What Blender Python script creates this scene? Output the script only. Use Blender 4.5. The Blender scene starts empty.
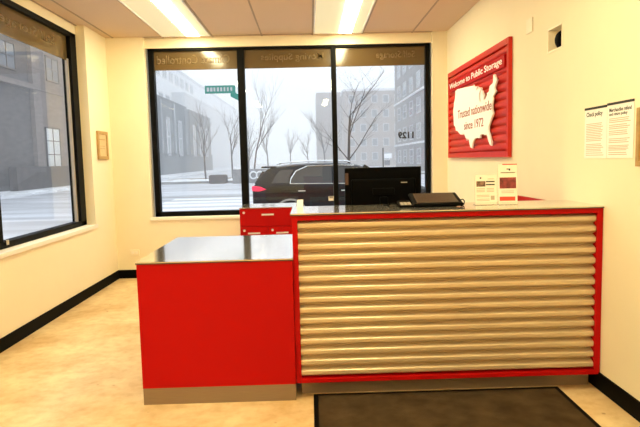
import bpy, bmesh, math, random
from mathutils import Vector, Matrix

# ------------------------------------------------------------------ scene, camera, world, exposure
S = bpy.context.scene
C = S.collection
random.seed(7)

CAM_H = 1.48
pitch, yaw, roll = 0.094, 0.017, 0.0242
cy, sy, cp, sp = math.cos(yaw), math.sin(yaw), math.cos(pitch), math.sin(pitch)
Rv = Vector((cy, -sy, 0)); Fv = Vector((sy*cp, cy*cp, -sp)); Uv = Vector((sy*sp, cy*sp, cp))
cr = math.cos(roll)*Rv - math.sin(roll)*Uv
cu = math.sin(roll)*Rv + math.cos(roll)*Uv
cam_d = bpy.data.cameras.new('camera')
cam_d.sensor_width = 36.0
cam_d.lens = 574.4/640*36
cam_d.clip_end = 1000
cam = bpy.data.objects.new('camera', cam_d); C.objects.link(cam)
M = Matrix((cr, cu, -Fv)).transposed().to_4x4()
M.translation = Vector((0, 0, CAM_H))
cam.matrix_world = M
S.camera = cam

w = bpy.data.worlds.new('overcast_sky'); S.world = w; w.use_nodes = True
bg = w.node_tree.nodes['Background']
bg.inputs[0].default_value = (0.90, 0.95, 1.0, 1)
bg.inputs[1].default_value = 1.85

S.view_settings.view_transform = 'Standard'
S.view_settings.look = 'None'
S.view_settings.gamma = 1
S.view_settings.exposure = 0.0
S.view_settings.use_curve_mapping = False
S.cycles.max_bounces = 10
S.cycles.diffuse_bounces = 6
S.cycles.transparent_max_bounces = 24
S.cycles.volume_bounces = 3

LIGHT_COL = (1.0, 0.87, 0.50)
TUBE_POWER = 57.0
LENS_POWER = 0.80

# ------------------------------------------------------------------ materials
def nodes_of(name):
    m = bpy.data.materials.new(name); m.use_nodes = True
    return m, m.node_tree.nodes, m.node_tree.links, m.node_tree.nodes['Principled BSDF']

def mat(name, col, rough=0.6, metal=0.0, var=0.0, scale=8.0, bump=0.0, bscale=None, spec=0.5, stretch=None, coat=0.0):
    m, N, L, b = nodes_of(name)
    b.inputs['Roughness'].default_value = rough
    b.inputs['Metallic'].default_value = metal
    b.inputs['Specular IOR Level'].default_value = spec
    b.inputs['Coat Weight'].default_value = coat
    b.inputs['Base Color'].default_value = (*col, 1)
    if var or bump:
        tc = N.new('ShaderNodeTexCoord'); mp = N.new('ShaderNodeMapping')
        L.new(tc.outputs['Object'], mp.inputs[0])
        if stretch: mp.inputs['Scale'].default_value = stretch
        nz = N.new('ShaderNodeTexNoise'); nz.inputs['Scale'].default_value = scale
        nz.inputs['Detail'].default_value = 6
        L.new(mp.outputs[0], nz.inputs['Vector'])
        if var:
            r = N.new('ShaderNodeValToRGB')
            r.color_ramp.elements[0].position = 0.3; r.color_ramp.elements[1].position = 0.7
            r.color_ramp.elements[0].color = (*[max(0, c*(1-var)) for c in col], 1)
            r.color_ramp.elements[1].color = (*[min(1, c*(1+var)) for c in col], 1)
            L.new(nz.outputs['Fac'], r.inputs[0]); L.new(r.outputs[0], b.inputs['Base Color'])
        if bump:
            n2 = N.new('ShaderNodeTexNoise'); n2.inputs['Scale'].default_value = bscale or scale
            n2.inputs['Detail'].default_value = 4
            L.new(mp.outputs[0], n2.inputs['Vector'])
            bp = N.new('ShaderNodeBump'); bp.inputs['Strength'].default_value = bump; bp.inputs['Distance'].default_value = 0.01
            L.new(n2.outputs['Fac'], bp.inputs['Height']); L.new(bp.outputs[0], b.inputs['Normal'])
    return m

def emit(name, col, power):
    m, N, L, b = nodes_of(name)
    b.inputs['Base Color'].default_value = (0.12, 0.12, 0.12, 1)
    b.inputs['Emission Color'].default_value = (*col, 1)
    b.inputs['Emission Strength'].default_value = power
    return m

def glass_mat(name, tint, ior=1.5):
    m, N, L, b = nodes_of(name); N.remove(b)
    out = N['Material Output']
    tr = N.new('ShaderNodeBsdfTransparent'); tr.inputs[0].default_value = (*tint, 1)
    gl = N.new('ShaderNodeBsdfGlossy'); gl.inputs['Roughness'].default_value = 0.0
    fr = N.new('ShaderNodeFresnel'); fr.inputs['IOR'].default_value = ior
    mx = N.new('ShaderNodeMixShader')
    ge = N.new('ShaderNodeNewGeometry'); iv = N.new('ShaderNodeMath'); iv.operation = 'SUBTRACT'; iv.inputs[0].default_value = 1.0
    ml = N.new('ShaderNodeMath'); ml.operation = 'MULTIPLY'      # no total internal reflection in a thin pane
    L.new(ge.outputs['Backfacing'], iv.inputs[1]); L.new(iv.outputs[0], ml.inputs[0]); L.new(fr.outputs[0], ml.inputs[1])
    L.new(ml.outputs[0], mx.inputs[0]); L.new(tr.outputs[0], mx.inputs[1]); L.new(gl.outputs[0], mx.inputs[2])
    L.new(mx.outputs[0], out.inputs['Surface'])
    return m

def floor_mat():
    m, N, L, b = nodes_of('warm_stained_floor')
    tc = N.new('ShaderNodeTexCoord')
    n1 = N.new('ShaderNodeTexNoise'); n1.inputs['Scale'].default_value = 1.6; n1.inputs['Detail'].default_value = 8; n1.inputs['Roughness'].default_value = 0.65
    n2 = N.new('ShaderNodeTexNoise'); n2.inputs['Scale'].default_value = 14; n2.inputs['Detail'].default_value = 5
    vo = N.new('ShaderNodeTexVoronoi'); vo.inputs['Scale'].default_value = 5.5
    for n in (n1, n2, vo): L.new(tc.outputs['Object'], n.inputs['Vector'])
    r = N.new('ShaderNodeValToRGB')
    e = r.color_ramp.elements
    e[0].position = 0.34; e[0].color = (0.56, 0.36, 0.15, 1)
    e[1].position = 0.62; e[1].color = (0.80, 0.64, 0.38, 1)
    L.new(n1.outputs['Fac'], r.inputs[0])
    r2 = N.new('ShaderNodeValToRGB')
    r2.color_ramp.elements[0].position = 0.33; r2.color_ramp.elements[0].color = (0.86, 0.80, 0.70, 1)
    r2.color_ramp.elements[1].position = 0.55; r2.color_ramp.elements[1].color = (1, 1, 1, 1)
    L.new(n2.outputs['Fac'], r2.inputs[0])
    mx = N.new('ShaderNodeMix'); mx.data_type = 'RGBA'; mx.blend_type = 'MULTIPLY'; mx.inputs['Factor'].default_value = 0.8
    L.new(r.outputs[0], mx.inputs['A']); L.new(r2.outputs[0], mx.inputs['B'])
    r3 = N.new('ShaderNodeValToRGB')      # small dark scuffs
    r3.color_ramp.elements[0].position = 0.035; r3.color_ramp.elements[0].color = (0.42, 0.30, 0.20, 1)
    r3.color_ramp.elements[1].position = 0.08; r3.color_ramp.elements[1].color = (1, 1, 1, 1)
    L.new(vo.outputs['Distance'], r3.inputs[0])
    m2 = N.new('ShaderNodeMix'); m2.data_type = 'RGBA'; m2.blend_type = 'MULTIPLY'; m2.inputs['Factor'].default_value = 0.7
    L.new(mx.outputs['Result'], m2.inputs['A']); L.new(r3.outputs[0], m2.inputs['B'])
    L.new(m2.outputs['Result'], b.inputs['Base Color'])
    b.inputs['Roughness'].default_value = 0.38
    return m

MT = {}
MT['wall'] = mat('cream_wall_paint', (0.82, 0.74, 0.55), 0.75, var=0.015, scale=3, bump=0.04, bscale=120)
MT['white_trim'] = mat('white_painted_trim', (0.84, 0.80, 0.72), 0.5)
MT['ceiling'] = mat('ceiling_tile', (0.62, 0.48, 0.35), 0.9, var=0.05, scale=160, bump=0.1, bscale=200)
MT['tee'] = mat('ceiling_grid_metal', (0.33, 0.26, 0.19), 0.6)  # bars darker than the tiles: shade of the reveal gaps in the base colour
MT['floor'] = floor_mat()
MT['black_base'] = mat('black_vinyl_base', (0.002, 0.002, 0.002), 0.6, spec=0.06)
MT['black_frame'] = mat('black_anodised_frame', (0.003, 0.003, 0.003), 0.5, spec=0.08)
MT['glass'] = glass_mat('window_glass', (0.95, 0.97, 0.98))
MT['film'] = mat('bronze_window_film', (0.105, 0.068, 0.028), 0.12, spec=0.6)
MT['film_text'] = mat('etched_film_lettering', (0.17, 0.115, 0.05), 0.3)
MT['red'] = mat('red_laminate', (0.40, 0.003, 0.003), 0.5, spec=0.1)
MT['red_metal'] = mat('red_painted_metal', (0.52, 0.022, 0.010), 0.42, spec=0.25)
MT['steel_top'] = mat('brushed_grey_laminate', (0.76, 0.70, 0.64), 0.09, 0.85)
MT['edge'] = mat('dark_laminate_edge', (0.05, 0.035, 0.03), 0.5)
MT['kick'] = mat('brushed_aluminium_kick', (0.27, 0.205, 0.15), 0.42, 0.6, var=0.08, scale=30, stretch=(0.3, 1, 12))
MT['galv'] = mat('galvanised_corrugated_steel', (0.64, 0.52, 0.35), 0.34, 0.5)
MT['mat'] = mat('dark_rubber_mat', (0.058, 0.038, 0.019), 0.8, var=0.35, scale=7, bump=0.3, bscale=200, spec=0.06)
MT['black_plastic'] = mat('black_plastic', (0.0012, 0.0012, 0.0015), 0.5, spec=0.04)
MT['black_gloss'] = mat('black_gloss_glass', (0.03, 0.022, 0.018), 0.15, spec=0.7)
MT['grey_plastic'] = mat('grey_plastic', (0.35, 0.31, 0.26), 0.5)
MT['chrome'] = mat('chrome', (0.75, 0.75, 0.75), 0.15, 1.0)
MT['paper'] = mat('white_paper', (0.86, 0.84, 0.80), 0.7)
MT['card'] = mat('glossy_white_card', (0.82, 0.76, 0.66), 0.4)
MT['acrylic'] = glass_mat('clear_acrylic', (0.96, 0.96, 0.95), 1.25)
MT['ink'] = mat('black_print', (0.012, 0.012, 0.012), 0.6)
MT['grey_ink'] = mat('grey_body_print', (0.46, 0.38, 0.29), 0.7)
MT['red_ink'] = mat('red_print', (0.62, 0.06, 0.03), 0.5)
MT['dark_red_ink'] = mat('dark_red_photo_print', (0.22, 0.03, 0.03), 0.5, var=0.7, scale=30)
MT['photo_ink'] = mat('brown_photo_print', (0.15, 0.08, 0.05), 0.5, var=0.9, scale=60)
MT['sign_white'] = mat('white_sign_panel', (0.93, 0.92, 0.90), 0.45)
MT['cream_plastic'] = mat('cream_plastic', (0.83, 0.76, 0.60), 0.45)
MT['gold'] = mat('gold_brown_frame', (0.42, 0.26, 0.09), 0.45, 0.2, var=0.15, scale=30)
MT['tan_paper'] = mat('tan_certificate_paper', (0.62, 0.47, 0.26), 0.7, var=0.08, scale=20)
MT['brown_label'] = mat('dark_brown_label', (0.05, 0.02, 0.014), 0.6)
MT['sign_ink'] = mat('dark_red_sign_ink', (0.30, 0.045, 0.03), 0.6)
MT['satin'] = mat('satin_steel', (0.75, 0.73, 0.70), 0.4, 0.3)
MT['desk'] = mat('grey_desk_laminate', (0.38, 0.36, 0.33), 0.5, var=0.05, scale=12)
MT['fixture'] = mat('white_fixture_metal', (0.75, 0.72, 0.66), 0.5)
MT['lens'] = emit('light_lens', (1.0, 0.80, 0.42), LENS_POWER)
MT['tube'] = emit('light_tube', LIGHT_COL, TUBE_POWER)
# outdoors
MT['road'] = mat('slushy_asphalt', (0.55, 0.56, 0.60), 0.6, var=0.30, scale=0.22, stretch=(0.5, 3.0, 1))
MT['sidewalk'] = mat('snowy_sidewalk', (0.76, 0.77, 0.80), 0.8, var=0.1, scale=0.8)
MT['snow'] = mat('snow', (0.88, 0.90, 0.93), 0.9, var=0.04, scale=2, bump=0.3, bscale=3)
MT['paint'] = mat('white_road_paint', (0.85, 0.86, 0.88), 0.7)
MT['dry_grass'] = mat('dry_grass_and_snow', (0.34, 0.27, 0.20), 0.9, var=0.6, scale=1.4)
MT['kerb'] = mat('kerb_concrete', (0.30, 0.29, 0.28), 0.9)
MT['car'] = mat('black_car_paint', (0.004, 0.004, 0.006), 0.25, 0.0, spec=0.3, coat=0.1)
MT['car_glass'] = mat('tinted_car_glass', (0.045, 0.038, 0.032), 0.06, spec=0.5)
MT['rubber'] = mat('tyre_rubber', (0.02, 0.02, 0.02), 0.8)
MT['alloy'] = mat('alloy_wheel', (0.45, 0.46, 0.48), 0.3, 0.9)
MT['tail'] = emit('tail_lamp', (1.0, 0.03, 0.12), 0.75)
MT['tail'].node_tree.nodes['Principled BSDF'].inputs['Base Color'].default_value = (0.6, 0.01, 0.04, 1)
MT['head'] = mat('head_lamp_glass', (0.7, 0.72, 0.75), 0.1)
MT['bark'] = mat('dark_bark', (0.075, 0.06, 0.055), 0.9, var=0.3, scale=6)
MT['green_sign'] = mat('green_street_sign', (0.03, 0.24, 0.19), 0.5)
MT['pole'] = mat('dark_street_pole', (0.03, 0.03, 0.03), 0.6)
MT['brick_grey'] = mat('grey_brown_masonry', (0.125, 0.105, 0.10), 0.9, var=0.2, scale=1.2, stretch=(1, 1, 4))
MT['brick_brown'] = mat('brown_masonry', (0.24, 0.19, 0.165), 0.9, var=0.15, scale=1.2, stretch=(1, 1, 4))
MT['slate'] = mat('dark_slate_cladding', (0.045, 0.055, 0.065), 0.7, var=0.3, scale=0.8, stretch=(1, 3, 0.3))
MT['pale_clad'] = mat('pale_cladding', (0.76, 0.76, 0.78), 0.8, var=0.06, scale=0.4)
MT['beige_brick'] = mat('beige_brick', (0.30, 0.235, 0.20), 0.9, var=0.15, scale=0.8)
MT['grey_brick'] = mat('grey_brick', (0.20, 0.18, 0.18), 0.9, var=0.18, scale=0.9)
MT['far_glass'] = mat('building_window_glass', (0.10, 0.12, 0.15), 0.15, spec=0.6)
MT['pale_window'] = mat('frosted_pale_window', (0.80, 0.84, 0.84), 0.4)
MT['window_trim'] = mat('pale_window_frame', (0.50, 0.50, 0.52), 0.6)
MT['pale_stone'] = mat('pale_stone', (0.5, 0.5, 0.52), 0.9)
MT['concrete'] = mat('grey_concrete', (0.24, 0.24, 0.25), 0.9, var=0.2, scale=2)
MT['dark_wall'] = mat('dark_low_wall', (0.085, 0.07, 0.065), 0.9, var=0.2, scale=2)

def haze_mat():
    m = bpy.data.materials.new('winter_haze'); m.use_nodes = True
    N, L = m.node_tree.nodes, m.node_tree.links
    N.remove(N['Principled BSDF'])
    v = N.new('ShaderNodeVolumeScatter'); v.inputs['Color'].default_value = (0.97, 0.98, 1, 1)
    v.inputs['Density'].default_value = 0.0075
    L.new(v.outputs[0], N['Material Output'].inputs['Volume'])
    return m
MT['haze'] = haze_mat()

# ------------------------------------------------------------------ helpers
def bx(bm, x0, x1, y0, y1, z0, z1, bev=0.0, seg=2):
    r = bmesh.ops.create_cube(bm, size=1)
    vs = r['verts']
    for v in vs:
        v.co = Vector(((x0+x1)/2 + v.co.x*(x1-x0), (y0+y1)/2 + v.co.y*(y1-y0), (z0+z1)/2 + v.co.z*(z1-z0)))
    if bev:
        es = list({e for v in vs for e in v.link_edges})
        bmesh.ops.bevel(bm, geom=es, offset=bev, segments=seg, affect='EDGES', profile=0.5)

def cyl(bm, p0, p1, r0, r1=None, n=12):
    p0, p1 = Vector(p0), Vector(p1); d = p1-p0
    if r1 is None: r1 = r0
    mt = Matrix.Translation((p0+p1)/2) @ d.to_track_quat('Z', 'Y').to_matrix().to_4x4()
    bmesh.ops.create_cone(bm, cap_ends=True, segments=n, radius1=r0, radius2=r1, depth=d.length, matrix=mt)

def tube(bm, pts, r, n=8):
    for a, b in zip(pts, pts[1:]): cyl(bm, a, b, r, r, n)

def sphere(bm, c, r, sc=(1, 1, 1), u=20, v=12):
    bmesh.ops.create_uvsphere(bm, u_segments=u, v_segments=v, radius=r,
        matrix=Matrix.Translation(c) @ Matrix.Diagonal((*sc, 1)))

def prism(bm, pts, d):
    """extrude a planar polygon (3D points) by vector d"""
    vs = [bm.verts.new(p) for p in pts]
    f = bm.faces.new(vs)
    r = bmesh.ops.extrude_face_region(bm, geom=[f])
    bmesh.ops.translate(bm, vec=Vector(d), verts=[v for v in r['geom'] if isinstance(v, bmesh.types.BMVert)])

def obj(name, bm, m, parent=None, smooth=False, world=True):
    """link the bmesh (given in world coordinates) as one mesh object; under a parent it is moved into the parent's space"""
    bmesh.ops.recalc_face_normals(bm, faces=bm.faces)
    if smooth:
        for f in bm.faces: f.smooth = True
        for e in bm.edges:
            if len(e.link_faces) == 2 and e.calc_face_angle(0) > 0.7: e.smooth = False
    me = bpy.data.meshes.new(name)
    off = Vector((0, 0, 0))
    if parent is not None and world:
        p = parent
        while p is not None:
            off += p.location; p = p.parent
        bmesh.ops.translate(bm, vec=-off, verts=bm.verts)
    bm.to_mesh(me); bm.free()
    o = bpy.data.objects.new(name, me); C.objects.link(o)
    me.materials.append(MT[m] if isinstance(m, str) else m)
    if parent is not None: o.parent = parent
    return o

def box(name, dims, m, parent=None, bev=0.0, **k):
    if len(dims) == 7: bev = dims[6]
    bm = bmesh.new(); bx(bm, *dims[:6], bev=bev); return obj(name, bm, m, parent, **k)

def boxes(name, lst, m, parent=None, bev=0.0):
    bm = bmesh.new()
    for d in lst: bx(bm, *d, bev=bev)
    return obj(name, bm, m, parent)

def thing(name, label, cat, loc=(0, 0, 0), group=None):
    o = bpy.data.objects.new(name, None); C.objects.link(o); o.location = loc
    o.empty_display_size = 0.1
    o['label'] = label; o['category'] = cat
    if group: o['group'] = group
    return o

def tag(o, label, cat, group=None, kind=None):
    o['label'] = label; o['category'] = cat
    if group: o['group'] = group
    if kind: o['kind'] = kind
    return o

def struct(o, label=None):
    o['kind'] = 'structure'
    if label: o['label'] = label
    return o

def lettering(name, lines, o, xd, up, nrm, width, height, m, parent, depth=0.003, bold=0.0, line_gap=1.25, align='LEFT', shear=0.0, by_word=False):
    """raised lettering fitted into the rectangle o, o+xd*width, o+up*height"""
    cu_ = bpy.data.curves.new('letters', 'FONT')
    cu_.body = lines; cu_.align_x = align; cu_.offset = bold; cu_.space_line = line_gap; cu_.shear = shear
    cu_.resolution_u = 3
    to = bpy.data.objects.new('letters', cu_); C.objects.link(to)
    dg = bpy.context.evaluated_depsgraph_get(); dg.update()
    me = bpy.data.meshes.new_from_object(to.evaluated_get(dg))
    bpy.data.objects.remove(to); bpy.data.curves.remove(cu_)
    bm = bmesh.new(); bm.from_mesh(me); bpy.data.meshes.remove(me)
    xs = [v.co.x for v in bm.verts]; ys = [v.co.y for v in bm.verts]
    x0, x1, y0, y1 = min(xs), max(xs), min(ys), max(ys)
    r = bmesh.ops.extrude_face_region(bm, geom=list(bm.faces))
    top = {v for v in r['geom'] if isinstance(v, bmesh.types.BMVert)}
    o, xd, up, nrm = Vector(o), Vector(xd), Vector(up), Vector(nrm)
    spans = [(x0, x1)]
    if by_word:                                  # every word becomes a mesh of its own
        iv = sorted((min(v.co.x for v in f.verts), max(v.co.x for v in f.verts)) for f in bm.faces)
        for gap in [k*0.01 for k in range(1, 60)]:
            spans = []
            for a, b in iv:
                if spans and a-spans[-1][1] < gap: spans[-1] = (spans[-1][0], max(b, spans[-1][1]))
                else: spans.append((a, b))
            if len(spans) <= len(lines.split()): break
    fx = {f: f.calc_center_median().x for f in bm.faces}
    group = [[f for f in bm.faces if a-1e-5 <= fx[f] <= b+1e-5] for a, b in spans]
    for v in bm.verts:
        a = (v.co.x-x0)/(x1-x0)*width; b = (v.co.y-y0)/(y1-y0)*height
        v.co = o + xd*a + up*b + nrm*(depth if v in top else 0.0)
    for g_ in group[1:]:
        nb = bmesh.new(); mp_ = {}
        for f in g_:
            nb.faces.new([mp_.setdefault(v, None) or mp_.__setitem__(v, nb.verts.new(v.co)) or mp_[v] for v in f.verts])
        obj(name, nb, m, parent)
    if len(group) > 1: bmesh.ops.delete(bm, geom=[f for g_ in group[1:] for f in g_], context='FACES')
    return obj(name, bm, m, parent)

def copy_tree(o, parent=None):
    c = o.copy(); C.objects.link(c)
    if parent is not None: c.parent = parent
    for ch in o.children: copy_tree(ch, c)
    return c

# ------------------------------------------------------------------ room shell
XL, XR, YB, ZC, YR = -2.51, 1.787, 7.41, 3.057, -2.6
struct(box('floor', (XL-0.1, XR+0.1, YR, YB+0.1, -0.2, 0.0), 'floor'))
struct(box('ceiling', (XL-0.22, XR+0.1, YR, YB+0.2, ZC, ZC+0.15), 'ceiling'))
NY0, NY1, NZ0, NZ1 = 4.06, 4.31, 2.214, 2.392       # square niche for the security camera
struct(boxes('wall_right', [(XR, XR+0.2, YR, NY0, -0.1, ZC), (XR, XR+0.2, NY1, YB+0.2, -0.1, ZC),
                            (XR, XR+0.2, NY0, NY1, -0.1, NZ0), (XR, XR+0.2, NY0, NY1, NZ1, ZC), (XR+0.12, XR+0.2, NY0, NY1, NZ0, NZ1)], 'wall'))
struct(box('wall_rear', (XL-0.25, XR+0.2, YR-0.2, YR, -0.1, ZC), 'wall'))
# back wall: piers left and right of the recess, apron below the sill, header above the frame
struct(boxes('wall_back', [(XL, -2.04, YB, YB+0.24, -0.1, ZC), (1.60, XR, YB, YB+0.24, -0.1, ZC),
                           (-2.04, 1.60, YB, YB+0.24, -0.1, 0.745), (-2.04, 1.60, YB+0.07, YB+0.24, 2.93, ZC)], 'wall'))
LWN, LWF = 2.75, 6.73        # left window recess from LWN to LWF
struct(boxes('wall_left', [(XL-0.26, XL, LWF, YB+0.24, -0.1, ZC), (XL-0.26, XL, YR, LWN, -0.1, ZC),
                           (XL-0.26, XL, LWN, LWF, -0.1, 0.745), (XL-0.26, XL-0.10, LWN, LWF, 2.955, ZC)], 'wall'))
struct(box('trim_1', (-2.06, 1.62, YB-0.02, YB+0.1, 0.745, 0.785, 0.004), 'white_trim'), 'white sill under the back window')
struct(box('trim_2', (XL-0.16, XL+0.02, LWN, LWF+0.02, 0.745, 0.785, 0.004), 'white_trim'), 'white sill under the left window')
struct(box('baseboard_left', (XL, XL+0.012, YR, YB, 0, 0.112, 0.003), 'black_base'))
struct(box('baseboard_back', (XL+0.012, XR-0.012, YB-0.012, YB, 0, 0.112, 0.003), 'black_base'))
struct(box('baseboard_right', (XR-0.012, XR, YR, YB, 0, 0.112, 0.003), 'black_base'))

# ceiling grid: T-bars and wall angles, shadow gaps at the tiles put in as dark colour
GX = [-2.415, -1.80, -1.175, -0.555, 0.085, 0.72, 1.35]
GY = [5.5, 3.62, 1.74, -0.14, -2.02]
g = []
for x in GX: g.append((x-0.009, x+0.009, YR, YB+0.06, ZC-0.005, ZC+0.002))
for y in GY: g.append((XL, XR, y-0.009, y+0.009, ZC-0.0045, ZC+0.002))
g.append((-2.04, 1.60, YB-0.01, YB+0.008, ZC-0.005, ZC+0.002))
g.append((XL-0.10, XL-0.082, LWN, LWF, ZC-0.006, ZC+0.002))
struct(boxes('trim_3', g, 'tee'), 'dark lines of the ceiling tile grid')

# ------------------------------------------------------------------ windows
def pane(name, dims, parent): return box(name, dims, 'glass', parent)

# back window: three panes behind black frame, bronze film with reversed lettering along the top
WY = 7.50
w2 = thing('window_2', 'wide three pane black framed window in the back wall', 'window', (0, WY, 0.78))
w2['kind'] = 'structure'
FX0, FX1, FZ0, FZ1 = -2.015, 1.585, 0.785, 2.925
boxes('window_frame', [(FX0, FX0+0.07, WY-0.012, WY+0.08, FZ0, FZ1), (FX1-0.06, FX1, WY-0.012, WY+0.08, FZ0, FZ1),
                       (FX0, FX1, WY-0.012, WY+0.08, FZ0, FZ0+0.06), (FX0, FX1, WY-0.012, WY+0.08, FZ1-0.03, FZ1)], 'black_frame', w2, bev=0.003)
MU = [(-0.885, -0.795), (0.315, 0.378)]
for a, b in MU: box('mullion', (a, b, WY-0.02, WY+0.08, FZ0+0.05, FZ1-0.02), 'black_frame', w2, bev=0.003)
cells = [(FX0+0.06, -0.88), (-0.80, 0.32), (0.37, FX1-0.05)]
for a, b in cells: pane('pane', (a, b, WY+0.035, WY+0.041, FZ0+0.05, FZ1-0.02), w2)
words = [('Climate Controlled', -0.98, 0.93), ('Moving Supplies', 0.22, 0.80), ('Self Storage', 1.40, 0.50)]
for (a, b), (t, xs, wd) in zip(cells, words):
    fl = box('window_film', (a, b, WY+0.028, WY+0.033, 2.66, FZ1-0.02), 'film', w2)
    lettering('lettering', t, (xs, WY+0.0279, 2.735), (-1, 0, 0), (0, 0, 1), (0, -1, 0), wd, 0.11, 'film_text', fl, depth=0.001, bold=0.01)
lettering('house_number', '1129', (1.375, WY+0.034, 1.722), (-1, 0, 0), (0, 0, 1), (0, -1, 0), 0.205, 0.09, 'ink', w2, depth=0.001, bold=0.045)
st = box('sticker', (0.245, 0.312, WY+0.030, WY+0.034, 0.935, 0.995), 'card', w2)
boxes('print', [(0.252, 0.305, WY+0.0285, WY+0.0300, 0.978, 0.990), (0.252, 0.305, WY+0.0285, WY+0.0300, 0.968, 0.972)], 'ink', st)

# left window
WX = XL-0.115
w1 = thing('window_1', 'tall black framed window recessed in the left wall', 'window', (WX, 4.8, 0.78))
w1['kind'] = 'structure'
LZ0, LZ1 = 0.785, 2.955
boxes('window_frame', [(WX-0.09, WX+0.012, LWF-0.16, LWF-0.001, LZ0, LZ1), (WX-0.09, WX+0.012, LWN+0.001, LWN+0.09, LZ0, LZ1),
                       (WX-0.09, WX+0.012, LWN+0.001, LWF-0.001, LZ0, LZ0+0.055), (WX-0.09, WX+0.012, LWN+0.001, LWF-0.001, LZ1-0.05, LZ1)], 'black_frame', w1, bev=0.003)
box('mullion', (WX-0.09, WX+0.02, 4.72, 4.88, LZ0+0.05, LZ1-0.03), 'black_frame', w1, bev=0.003)
box('glazing_bead', (WX-0.05, WX-0.02, LWF-0.185, LWF-0.16, LZ0+0.055, 2.66), 'grey_plastic', w1)
for a, b in ((4.88, LWF-0.16), (LWN+0.09, 4.72)):
    pane('pane', (WX-0.046, WX-0.040, a, b, LZ0+0.05, LZ1-0.04), w1)
    fl = box('window_film', (WX-0.038, WX-0.033, a, b, 2.64, LZ1-0.04), 'film', w1)
    lettering('lettering', 'Self Storage', (WX-0.0328, a+0.25, 2.73), (0, 1, 0), (0, 0, 1), (1, 0, 0), 1.15, 0.12, 'film_text', fl, depth=0.001, bold=0.01) if False else \
    lettering('lettering', 'Self Storage', (WX-0.0328, b-0.3, 2.72), (0, -1, 0), (0, 0, 1), (1, 0, 0), 1.1, 0.12, 'film_text', fl, depth=0.001, bold=0.01)
boxes('window_latch', [(WX+0.012, WX+0.035, 4.90, 4.94, 0.815, 0.86)], 'chrome', w1, bev=0.004)

# ------------------------------------------------------------------ ceiling lights
def troffer(x0, x1, y0, y1, label):
    t = thing('ceiling_light', label, 'light', ((x0+x1)/2, (y0+y1)/2, ZC), 'recessed ceiling lights')
    z = ZC-0.002
    boxes('frame', [(x0, x0+0.018, y0, y1, z-0.012, z), (x1-0.018, x1, y0, y1, z-0.012, z),
                    (x0, x1, y0, y0+0.018, z-0.012, z), (x0, x1, y1-0.018, y1, z-0.012, z)], 'fixture', t, bev=0.002)
    bm = bmesh.new(); bx(bm, x0+0.018, x1-0.018, y0+0.018, y1-0.018, z-0.006, z-0.001)
    obj('lens', bm, 'lens', t)
    xm = (x0+x1)/2 + 0.09
    bm = bmesh.new(); bx(bm, xm-0.075, xm+0.075, y0+0.06, y1-0.06, z-0.022, z-0.006, bev=0.006)
    obj('tube_cover', bm, 'tube', t)
    return t
rows = [(5.51, 7.37), (1.75, 3.61), (-2.01, -0.15)]
places = {0: ('nearest the back window', 'left'), }
for (x0, x1), side in (((-1.79, -1.185), 'left'), ((0.095, 0.71), 'right')):
    for (y0, y1), where in zip(rows, ('above the back window', 'over the front of the counter', 'toward the rear wall')):
        troffer(x0, x1, y0, y1, f'glowing recessed ceiling light, {side} one of the pair {where}')

# ------------------------------------------------------------------ reception counter
CT = 1.158
co = thing('reception_counter', 'tall red framed reception counter faced with galvanised corrugated metal', 'counter', (0.84, 3.7, 0))
X0, X1, Y0, Y1 = -0.112, XR-0.002, 3.45, 3.97
box('body', (X0+0.004, X1-0.004, Y0+0.06, Y1-0.02, 0.1, CT-0.014), 'red', co)
boxes('panel_frame', [(X0, X0+0.032, Y0, Y0+0.07, 0.1, CT-0.014), (X1-0.036, X1, Y0, Y0+0.07, 0.1, CT-0.014),
                      (X0+0.032, X1-0.036, Y0, Y0+0.07, CT-0.044, CT-0.014), (X0+0.032, X1-0.036, Y0, Y0+0.07, 0.1, 0.127)], 'red', co, bev=0.002)
# corrugated sheet
bm = bmesh.new()
za, zb, n = 0.127, CT-0.044, 15
per = (zb-za)/n; K = 16
prev = None; K = 22
for i in range(n*K+1):
    z = za+(zb-za)*i/(n*K)
    d = 2*min(1, 1.12*abs(math.sin(math.pi*(i/K)))**0.75)-1      # broad ridges, narrow valleys
    y = Y0+0.036-0.024*d
    a = bm.verts.new((X0+0.033, y, z)); b = bm.verts.new((X1-0.037, y, z))
    if prev: bm.faces.new((prev[0], prev[1], b, a))
    prev = (a, b)
sh = obj('corrugated_panel', bm, 'galv', co)
for p in sh.data.polygons: p.use_smooth = True
box('countertop', (X0-0.01, X1, Y0-0.012, Y1, CT-0.008, CT), 'steel_top', co, bev=0.002)
box('countertop_edge', (X0-0.008, X1, Y0-0.009, Y1-0.003, CT-0.014, CT-0.008), 'edge', co)
box('kick_plate', (X0+0.03, X1-0.03, Y0+0.085, Y1-0.05, 0.0, 0.1), 'kick', co)

# low counter
lc = thing('low_counter', 'lower red counter box with grey top, left of the corrugated counter', 'counter', (-0.6, 4.0, 0))
a0, a1, b0, b1 = -1.055, -0.1145, 3.43, 4.55
box('body', (a0, a1, b0, b1, 0.104, 0.876), 'red', lc, bev=0.002)
box('worktop', (a0-0.006, a1+0.002, b0-0.008, b1+0.004, 0.882, 0.890), 'steel_top', lc, bev=0.002)
box('worktop_edge', (a0-0.004, a1+0.001, b0-0.006, b1+0.002, 0.876, 0.882), 'edge', lc)
box('kick_plate', (a0+0.002, a1-0.002, b0+0.002, b1-0.002, 0, 0.104), 'kick', lc)

# red half wall at the right end, behind the counter
box_ = box('side_panel', (1.735, XR-0.013, 4.0, 4.85, 0, 1.135), 'red', None, bev=0.004)
tag(box_, 'red side panel against the right wall just behind the tall counter', 'panel')

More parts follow.
